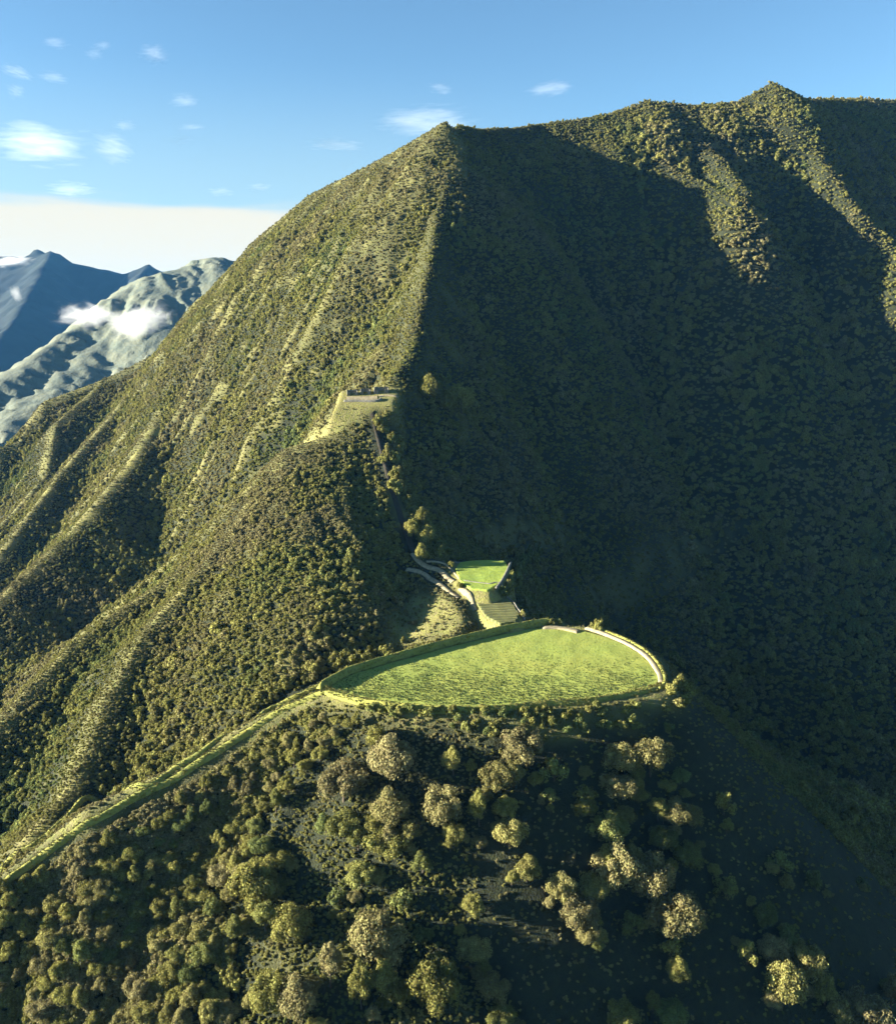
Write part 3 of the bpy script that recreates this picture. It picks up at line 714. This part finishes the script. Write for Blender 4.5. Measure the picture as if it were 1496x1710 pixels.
def sweep(name, path, profile, mat, z=None, rough=.15, step=1.0, lift=0.0, fade=6.0, seed=0, flat=False, parent=None, clear=0.0):
    """a bank, wall or track: a cross-section carried along a line on the land; profile = (sideways, up) pairs, left to right"""
    C_ = resample(path, step); n = len(C_); CLEAR.append((C_, max(abs(q[0]) for q in profile)+.3+clear))
    if mat is M_BANK: BANKS.append((C_, max(abs(q[0]) for q in profile), max(q[1] for q in profile), z))
    pr = np.array(profile, float); k = len(pr)
    T_ = np.gradient(C_[:, :2], axis=0); T_ /= np.linalg.norm(T_, axis=1, keepdims=True); Nn = np.stack([T_[:, 1], -T_[:, 0]], 1)
    s_ = np.arange(n)*step; e = np.clip(np.minimum(s_, s_[-1]-s_)/max(fade, .01), 0, 1); e = .15+.85*e*(2-e) if fade else np.ones(n)
    V = []
    for j in range(k):
        off = pr[j, 0]*(1+.10*perlin(s_/7+seed+j, s_*0+j))
        xy = C_[:, :2]+Nn*off[:, None]
        base = np.full(n, z) if z is not None else height(xy[:, 0], xy[:, 1])
        if flat and z is None: base = height(C_[:, 0], C_[:, 1])
        up = pr[j, 1]*np.where(pr[j, 1] > 0, e, 1)+(rough*perlin(s_/3.1+seed*3+j*7, s_*0+.5*j)+rough*.8*perlin(s_/11+seed, s_*0+j*.2))*(pr[j, 1] > 0)
        V.append(np.column_stack([xy, base+up+lift]))
    V = np.stack(V, 1).reshape(-1, 3); f = grid_faces(k, n).tolist()
    V2 = list(V)
    me = mesh_np(name, V2, f, mat, True)
    return link(name, me, parent)
def bank_profile(w, h): return [(-w, -2.2), (-w*.72, h*.25), (-w*.42, h*.72), (-w*.15, h*.97), (w*.15, h), (w*.42, h*.75), (w*.78, h*.28), (w*.95, -2.2)]
def mz(*l): return [on_plane(u, v, ZF) for u, v in l]
tag(sweep('earth_bank', mz((532,1152),(572,1130),(600,1119),(680,1096),(760,1074),(840,1055),(905,1043),(922,1043)), bank_profile(2.6, 4.6), M_BANK, ZF, .25, seed=1),
    'long grassy bank shading the upper left edge of the green meadow', 'bank')
tag(sweep('earth_bank', mz((545,1153),(575,1162),(620,1174),(680,1182),(750,1186),(820,1186),(900,1178),(990,1171),(1060,1158),(1100,1147)), bank_profile(2.2, 2.8), M_BANK, ZF, .3, seed=2, fade=70),
    'low grassy bank along the lower edge of the meadow, dark on its outer side', 'bank')
tag(sweep('earth_bank', mz((984,1047),(1016,1058),(1056,1076),(1088,1098),(1107,1126),(1109,1145),(1098,1149)), bank_profile(2.0, 2.0), M_BANK, ZF, .2, lift=0, seed=3),
    'curved bank round the right end of the meadow carrying the pale track', 'bank')
trk = [(-2.1, .1), (-1.0, .3), (0, .33), (1.0, .3), (2.1, .1)]
tag(sweep('track', mz((905,1049),(930,1049),(955,1053),(966,1056)), [(-2.6, -.3), (-2.3, .9), (-1, 1.1), (1, 1.1), (2.3, .9), (2.6, -.3)], M_TRACK, ZF, .08, seed=4, fade=3), kind='structure')
tag(sweep('path', mz((978,1049),(1010,1060),(1050,1078),(1081,1099),(1100,1126),(1103,1140)), [(-1.6, -.3), (-1.4, 1.2), (-.6, 1.45), (.6, 1.5), (1.4, 1.3), (1.6, -.3)], M_TRACK, ZF, .08, seed=5, fade=3), kind='structure')
# the grassy ridge road to the left of the meadow: two banks with a sunken lane between
def hz_(*l, dv=0): return [hit(u, v+dv) for u, v in l]
tag(sweep('earth_bank', hz_((-60,1513),(0,1462),(60,1410),(110,1368),(160,1338),(230,1312),(290,1285),(360,1240),(440,1192),(500,1162),(548,1143)), bank_profile(2.3, 1.8), M_BANK, None, .4, seed=6, clear=1.0),
    'upper of two grassy banks climbing from the lower left corner to the meadow', 'bank')
tag(sweep('earth_bank', hz_((-60,1530),(0,1482),(50,1446),(110,1402),(165,1368),(230,1330),(290,1303),(360,1258),(440,1206),(505,1172),(560,1156)), bank_profile(2.3, 1.6), M_BANK, None, .4, seed=7, clear=1.5),
    'lower of two grassy banks climbing from the lower left corner to the meadow', 'bank')
# junction of tracks above the terraces
J = lambda *l: [hit(u, v) for u, v in l]
flat_road = lambda w, h=.5: [(-w, -.8), (-w*.9, h), (0, h+.1), (w*.9, h), (w, -.8)]
for nm, pts, w, sd in (('track', ((678,952),(692,953),(712,962),(733,975),(752,989),(766,1000)), 2.3, 11), ('track', ((689,925),(700,938),(716,948),(735,954),(748,966),(757,972)), 2.5, 12),
                       ('track', ((712,938),(735,940),(752,950),(762,960),(768,968)), 1.3, 13), ('track', ((768,982),(780,992),(788,1004),(794,1020)), 1.8, 14)):
    tag(sweep(nm, J(*pts), flat_road(w), M_TRACK, None, .08, seed=sd, fade=0), kind='structure')
wall = lambda w, h: [(-w, -.8), (-w*.85, h*.9), (-w*.4, h), (w*.4, h), (w*.85, h*.92), (w, -.8)]
def on(z, *l): return [on_plane(u, v, z) for u, v in l]
tag(sweep('stone_wall', on(Z2, (853,939),(846,955),(838,970),(828,983)), wall(.8, 1.2), M_STONE, Z2, .15, seed=21, fade=2), 'pale stone wall on the right edge of the bright green terrace', 'wall')
tag(sweep('stone_wall', on(Z1+.5, (772,986),(800,990),(818,992),(832,990),(856,1000)), wall(.9, 1.6), M_STONE, None, .2, seed=22, fade=2), 'broken stone wall between the green terrace and the ploughed one', 'wall')
tag(sweep('stone_wall', on(Z1, (856,1000),(864,1014),(876,1030)), wall(.9, 1.7), M_STONE, None, .2, seed=23, fade=2), 'short stone wall on the right edge of the ploughed terrace', 'wall')
tag(sweep('stone_wall', on(Z2, (758,936),(790,931),(820,930),(850,933),(860,936)), wall(.8, 1.3), M_STONE, None, .25, seed=24, fade=2), 'tumbled stone wall along the far edge of the green terrace', 'wall')
tag(sweep('path', J((622,690),(628,715),(640,760),(655,815),(668,860),(684,905),(690,922)), flat_road(3.0, .25), mat_simple('shaded_lane', (.045, .038, .026), (.03, .027, .018), .6), None, .08, seed=25, fade=0, clear=2.2), kind='structure')  # shade lying on the lane is put into its dark colour

# ---- ledge of the spine: a sloping stone apron, three roofless huts above it and a retaining wall below
lc = LEDGE[0]
def ledge_pt(a, b, up=0.0): return (lc[0]+a, lc[1]+b, lc[2]+LEDGE[1]*b+up)
def pen(a, b, wdt, dep, hgt, label, rz):
    """roofless hut: back wall, two side walls, front wall in two pieces either side of a wide opening, a lintel slab over it"""
    root = tag(empty('stone_hut', ledge_pt(a, b, -.2), rz), label, 'ruin', 'roofless stone huts on the ledge')
    rs = np.random.default_rng(int(wdt*10))
    def block(name, x0, x1, y0, y1, z0, z1):
        bm = bmesh.new(); bmesh.ops.create_cube(bm, size=1)
        bmesh.ops.subdivide_edges(bm, edges=bm.edges[:], cuts=5, use_grid_fill=True)
        for v in bm.verts:
            v.co.x = x0+(v.co.x+.5)*(x1-x0); v.co.y = y0+(v.co.y+.5)*(y1-y0); v.co.z = z0+(v.co.z+.5)*(z1-z0)
            v.co += v.co.__class__(rs.normal(0, .06, 3))
            if v.co.z > z1-.4: v.co.z += .3*math.sin(v.co.x*1.3+a)
        me = bpy.data.meshes.new(name); bm.to_mesh(me); bm.free(); me.materials.append(M_STONE); link(name, me, root)
    t = .9; w2, d2 = wdt/2, dep/2
    block('back_wall', -w2, w2, d2-t, d2, -2, hgt)
    block('side_wall', -w2, -w2+t, -d2, d2-t-.01, -2, hgt*.9); block('side_wall', w2-t, w2, -d2, d2-t-.01, -2, hgt*.9)
    block('front_wall', -w2+t+.01, -w2*.45, -d2+.02, -d2+t, -2, hgt*.55); block('front_wall', w2*.45, w2-t-.01, -d2+.02, -d2+t, -2, hgt*.55)
pen(-15, 9, 11, 8, 4.2, 'roofless grey stone hut at the left end of the ledge, leftmost of the three', .15)
pen(-2, 12, 10, 8, 4.2, 'middle one of three roofless stone huts on the ledge, the smallest', .12)
pen(14, 14, 15, 9, 5.2, 'largest roofless stone hut, at the right end of the ledge', .1)
tag(sweep('track', [ledge_pt(-20, -4), ledge_pt(-8, -2.5), ledge_pt(4, -2), ledge_pt(11, -1)], [(-5.5, -1.5), (-5.2, .35), (0, .5), (5.2, .5), (5.5, -1.5)], M_TRACK, None, .08, seed=31, fade=0), kind='structure')
tag(sweep('path', [ledge_pt(12, 3), ledge_pt(20, 5), ledge_pt(32, 4)], flat_road(2.0, .5), M_TRACK, None, .08, seed=32, fade=0), kind='structure')
tag(sweep('stone_wall', [ledge_pt(-22, -10), ledge_pt(-8, -10), ledge_pt(6, -10.5), ledge_pt(13, -9), ledge_pt(15, -3)], wall(1.0, 1.8), M_STONE, None, .25, seed=33, fade=2), 'low stone wall holding up the ledge in front of the huts', 'wall')

# ---- crop tufts on the meadow (stuff) : reuse of the bush shapes, knee to chest high
def crop():
    rs = np.random.default_rng(8); poly = PADS[0][0]; x0, y0 = poly.min(0); x1, y1 = poly.max(0)
    a, b = np.meshgrid(np.arange(x0, x1, 1.25), np.arange(y0, y1, 1.25)); ca, sa = math.cos(.5), math.sin(.5); a = a+rs.uniform(-.5, .5, a.shape); b = b+rs.uniform(-.22, .22, b.shape); cx, cy = poly.mean(0)
    a, b = (cx+(a-cx)*1.5*ca-(b-cy)*1.5*sa).ravel(), (cy+(a-cx)*1.5*sa+(b-cy)*1.5*ca).ravel()
    sd = sdist(poly, a, b); u, v, _ = project(np.stack([a, b, np.full(a.shape, ZF)], 1))
    q = sstep(1070, 1160, v+18*perlin(a/18, b/18)-.02*(u-800))
    k = (sd < -2.5) & (rs.random(a.shape) < .10+.85*q); a, b, q = a[k], b[k], q[k]; m = len(a)
    r = rs.uniform(.28, .5, m)*(.7+.8*q)
    zz = np.full(m, ZF-.05)+.25*fbm(a/14, b/14, 4)+.35*perlin(a/60, b/60)
    scatter('crop_plants', np.stack([a, b, zz], 1), np.stack([r, r, r*.8], 1).astype(np.float32), np.stack([0*r, 0*r, rs.uniform(0, 6.28, m)], 1).astype(np.float32), rs.integers(0, 4, m).astype(np.int32), np.clip(1.0+.1*rs.standard_normal(m), 0, 1).astype(np.float32))
crop()
def bank_grass():
    """rough grass and herbs growing on the banks"""
    rs = np.random.default_rng(12); P_, Rr = [], []
    for C_, w, h, zf in BANKS:
        n = len(C_); T_ = np.gradient(C_[:, :2], axis=0); T_ /= np.linalg.norm(T_, axis=1, keepdims=True); Nn = np.stack([T_[:, 1], -T_[:, 0]], 1)
        for k in range(6):
            o = rs.uniform(-1.3, 1.3, n)*w; xy = C_[:, :2]+Nn*o[:, None]+rs.normal(0, .4, (n, 2))
            base = np.full(n, zf) if zf is not None else height(xy[:, 0], xy[:, 1])
            up = h*np.clip(1-(np.abs(o)/w)**1.7, 0, 1)*.93
            P_.append(np.column_stack([xy, base+up-.1])); Rr.append(rs.uniform(.22, .6, n))
    P_ = np.concatenate(P_); r = np.concatenate(Rr); m = len(r)
    scatter('grass', P_, np.stack([r, r, r*1.1], 1).astype(np.float32), np.stack([0*r, 0*r, rs.uniform(0, 6.28, m)], 1).astype(np.float32), rs.integers(0, 4, m).astype(np.int32), np.clip(.40+.2*rs.standard_normal(m), 0, 1).astype(np.float32))
bank_grass()

forest()

# ------------------------------------------------------------------ air and clouds
def haze():
    bm = bmesh.new(); bmesh.ops.create_cube(bm, size=1)
    for v in bm.verts: v.co = (v.co.x*84000, v.co.y*84000, 1+ (v.co.z+.5)*1420)
    me = bpy.data.meshes.new('haze'); bm.to_mesh(me); bm.free()
    m, nt, out = nodes('haze_air'); pv = nt.nodes.new('ShaderNodeVolumePrincipled')
    pv.inputs['Color'].default_value = (.14, .47, 1.0, 1); pv.inputs['Density'].default_value = HAZE; pv.inputs['Anisotropy'].default_value = 0.0
    nt.links.new(pv.outputs[0], out.inputs['Volume']); me.materials.append(m)
    tag(link('haze', me), kind='stuff')
HAZE = 1.05e-5
haze()
def cloud_mat(dens, stretch, thr, name):
    m, nt, out = nodes(name)
    tc = nt.nodes.new('ShaderNodeTexCoord'); oi = nt.nodes.new('ShaderNodeObjectInfo')
    mp = nt.nodes.new('ShaderNodeMapping'); mp.inputs['Scale'].default_value = stretch
    nt.links.new(tc.outputs['Object'], mp.inputs[0])
    ad = nt.nodes.new('ShaderNodeVectorMath'); ad.operation = 'ADD'; sc_ = nt.nodes.new('ShaderNodeVectorMath'); sc_.operation = 'SCALE'
    sc_.inputs[0].default_value = (37, 91, 13); nt.links.new(oi.outputs['Random'], sc_.inputs['Scale'])
    nt.links.new(mp.outputs[0], ad.inputs[0]); nt.links.new(sc_.outputs[0], ad.inputs[1])
    n = noise(nt, 1.0, 5, ad.outputs[0], .6, .6)
    ln = nt.nodes.new('ShaderNodeVectorMath'); ln.operation = 'LENGTH'; nt.links.new(tc.outputs['Object'], ln.inputs[0])
    fall = nt.nodes.new('ShaderNodeMapRange'); fall.interpolation_type = 'SMOOTHSTEP'; nt.links.new(ln.outputs['Value'], fall.inputs[0])
    fall.inputs[1].default_value = .0; fall.inputs[2].default_value = .97; fall.inputs[3].default_value = 1; fall.inputs[4].default_value = 0
    e = nt.nodes.new('ShaderNodeMath'); e.operation = 'MULTIPLY_ADD'; nt.links.new(fall.outputs[0], e.inputs[0]); e.inputs[1].default_value = .5; e.inputs[2].default_value = -.5
    s_ = nt.nodes.new('ShaderNodeMath'); s_.operation = 'ADD'; nt.links.new(n, s_.inputs[0]); nt.links.new(e.outputs[0], s_.inputs[1])
    dd = nt.nodes.new('ShaderNodeMapRange'); nt.links.new(s_.outputs[0], dd.inputs[0]); dd.inputs[1].default_value = thr; dd.inputs[2].default_value = thr+.35; dd.inputs[4].default_value = dens
    pv = nt.nodes.new('ShaderNodeVolumePrincipled'); pv.inputs['Color'].default_value = (1, .98, .95, 1); nt.links.new(dd.outputs[0], pv.inputs['Density'])
    nt.links.new(pv.outputs[0], out.inputs['Volume'])
    return m
bm = bmesh.new(); bmesh.ops.create_icosphere(bm, subdivisions=3, radius=1); ME_CLOUD = bpy.data.meshes.new('cloud'); bm.to_mesh(ME_CLOUD); bm.free()
def cloud(u, v, w, h, Yd, mat, label, group=None, tilt=0.0, dens=1):
    p = at(u, v, Yd); d = Yd/ray(u, v)[1]
    me = ME_CLOUD.copy(); me.materials.append(mat)
    o = link('cloud', me, None, p); o.scale = (.5*w*d/FOC, .35*w*d/FOC, .5*h*d/FOC); o.rotation_euler = (0, -tilt, 0)
    return tag(o, label, 'cloud', group)
M_WISP = cloud_mat(.0008, (2.6, 2.6, 6.5), .27, 'thin_cloud')
M_FAR = cloud_mat(.009, (1.8, 1.8, 1.8), .16, 'far_cloud')
M_PUFF = cloud_mat(.014, (2.4, 2.4, 1.8), .14, 'low_cloud')
for (u, v, w, h, tl, lab) in ((92,71,62,20,-.05,'small thin wisp of cloud, highest at the upper left'),(158,90,42,22,-.1,'small bright puff of cloud below the gap between the top wisps'),(172,76,44,14,.1,'faint streak just above the small bright puff of cloud'),
        (256,92,70,44,.1,'faint feathery cloud right of the small puffs'),(28,120,72,26,-.28,'bright slanting wisp of cloud at the left edge'),(90,130,70,20,-.12,'pointed wisp of cloud trailing right of the slanting one'),
        (28,152,44,28,-.4,'small broken cloud under the slanting wisp at the left edge'),(308,168,66,28,.05,'bright feathery cloud alone between the upper wisps and the mountain'),(210,209,54,20,-.05,'small pale cloud above the long cloud bank'),
        (62,240,230,78,-.05,'wide soft cloud bank at the left edge, largest in the sky'),(190,248,100,56,-.2,'bright torn cloud at the right end of the wide bank'),(302,233,60,16,.02,'thin flat streak of cloud right of the torn cloud'),
        (320,212,60,10,.08,'hair thin streak of cloud above the thin flat streak'),(370,320,60,18,.02,'left one of two small clouds near the mountain flank'),(432,313,60,16,.08,'right one of two small clouds touching the mountain flank'),
        (560,242,130,22,-.03,'long thin cloud left of the summit'),(736,148,56,22,-.1,'faint small cloud straight above the summit'),(712,204,220,48,.05,'pale veil of cloud just left of the summit'),
        (920,148,110,26,.08,'faint streak of cloud over the far ridge'),(120,316,110,30,0,'barely visible pale smear of cloud over the white band')):
    cloud(u, v, w*1.45, h*1.7, 11000+v*4, M_WISP, lab, 'thin clouds in the sky', tl)
cloud(150, 527, 150, 58, 2750, M_PUFF, 'left and thinner half of the cloud drifting before the pale ridge', 'low clouds before the pale ridge', -.05)
cloud(232, 536, 170, 82, 2700, M_PUFF, 'right and thicker half of the cloud drifting before the pale ridge', 'low clouds before the pale ridge', .12)
cloud(20, 437, 120, 26, 8300, M_FAR, 'thin bright strip of cloud under the far peak at the left edge', None, .12)
cloud(28, 490, 30, 46, 5500, M_FAR, 'tiny broken cloud before the blue mountain at the left edge', None, .5)

# ------------------------------------------------------------------ light, sky, camera
def build_light():
    w = bpy.data.worlds.new('World'); sc.world = w; w.use_nodes = True
    nt = w.node_tree; nt.nodes.clear()
    out = nt.nodes.new('ShaderNodeOutputWorld'); bg = nt.nodes.new('ShaderNodeBackground')
    sky = nt.nodes.new('ShaderNodeTexSky'); sky.sky_type = 'NISHITA'; sky.sun_disc = False
    sky.sun_elevation = SUN_EL; sky.sun_rotation = math.atan2(SUN[0], SUN[1])
    sky.altitude = 1500; sky.air_density = 1.0; sky.dust_density = .6; sky.ozone_density = 2.0
    bg.inputs[1].default_value = .05
    # a white bank of distant cloud low in the sky, over the far range only
    tc = nt.nodes.new('ShaderNodeTexCoord'); sx = nt.nodes.new('ShaderNodeSeparateXYZ'); nt.links.new(tc.outputs['Generated'], sx.inputs[0])
    mp = nt.nodes.new('ShaderNodeMapping'); mp.inputs['Scale'].default_value = (6, 6, 60); nt.links.new(tc.outputs['Generated'], mp.inputs[0])
    nz = noise(nt, 1.0, 4, mp.outputs[0])
    def mr(src, a, b, lo=0.0, hi=1.0, smooth=True):
        n = nt.nodes.new('ShaderNodeMapRange'); n.interpolation_type = 'SMOOTHSTEP' if smooth else 'LINEAR'; nt.links.new(src, n.inputs[0])
        for i_, q in ((1, a), (2, b), (3, lo), (4, hi)): n.inputs[i_].default_value = q
        return n.outputs[0]
    def mth(op, p_, q_):
        n = nt.nodes.new('ShaderNodeMath'); n.operation = op
        for i_, q in enumerate((p_, q_)):
            if hasattr(q, 'links'): nt.links.new(q, n.inputs[i_])
            else: n.inputs[i_].default_value = q
        return n.outputs[0]
    el = mth('ADD', sx.outputs['Z'], mr(nz, .3, .7, -.008, .008, False))
    band = mr(el, .096, .121, 1, 0)
    veil = mr(sx.outputs['Z'], .10, .26, .5, 0)
    az = mth('DIVIDE', sx.outputs['X'], mth('MAXIMUM', sx.outputs['Y'], .05))
    sect = mth('MULTIPLY', mth('MULTIPLY', mr(az, -1.6, -.9), mr(az, -.12, .25, 1, 0)), mr(sx.outputs['Y'], 0, .1))
    skyc = mixc(nt, 1.0, sky.outputs[0], (.62, .76, .79), 'MULTIPLY')
    c = mixc(nt, mth('MULTIPLY', veil, sect), skyc, (1.75, 2.35, 2.5))
    c = mixc(nt, mth('MULTIPLY', mth('MULTIPLY', band, sect), .92), c, (3.3, 3.08, 2.4))
    nt.links.new(c, bg.inputs[0]); nt.links.new(bg.outputs[0], out.inputs[0])
    L = bpy.data.lights.new('sun', 'SUN'); L.energy = 5.0; L.angle = R(.5); L.color = (1, .95, .82)
    o = bpy.data.objects.new('sun', L); col.objects.link(o)
    o.rotation_euler = (math.pi/2-SUN_EL, 0, math.atan2(SUN[0], -SUN[1])); o.location = (-300, 300, 1500)
    cam = bpy.data.cameras.new('camera'); cam.sensor_fit = 'VERTICAL'; cam.angle_y = 2*math.atan(855/FOC)
    cam.clip_end = 120000; cam.clip_start = 1
    c = bpy.data.objects.new('camera', cam); col.objects.link(c)
    c.location = (0, 0, CZ); c.rotation_euler = (math.pi/2-PITCH, 0, 0); sc.camera = c
    vs = sc.view_settings; vs.view_transform = 'Standard'; vs.look = 'None'; vs.exposure = 2.6; vs.gamma = 1
    cy = sc.cycles
    cy.max_bounces = 4; cy.diffuse_bounces = 2; cy.glossy_bounces = 1; cy.transparent_max_bounces = 6; cy.volume_bounces = 1; cy.transmission_bounces = 2
    cy.use_denoising = True
build_light()
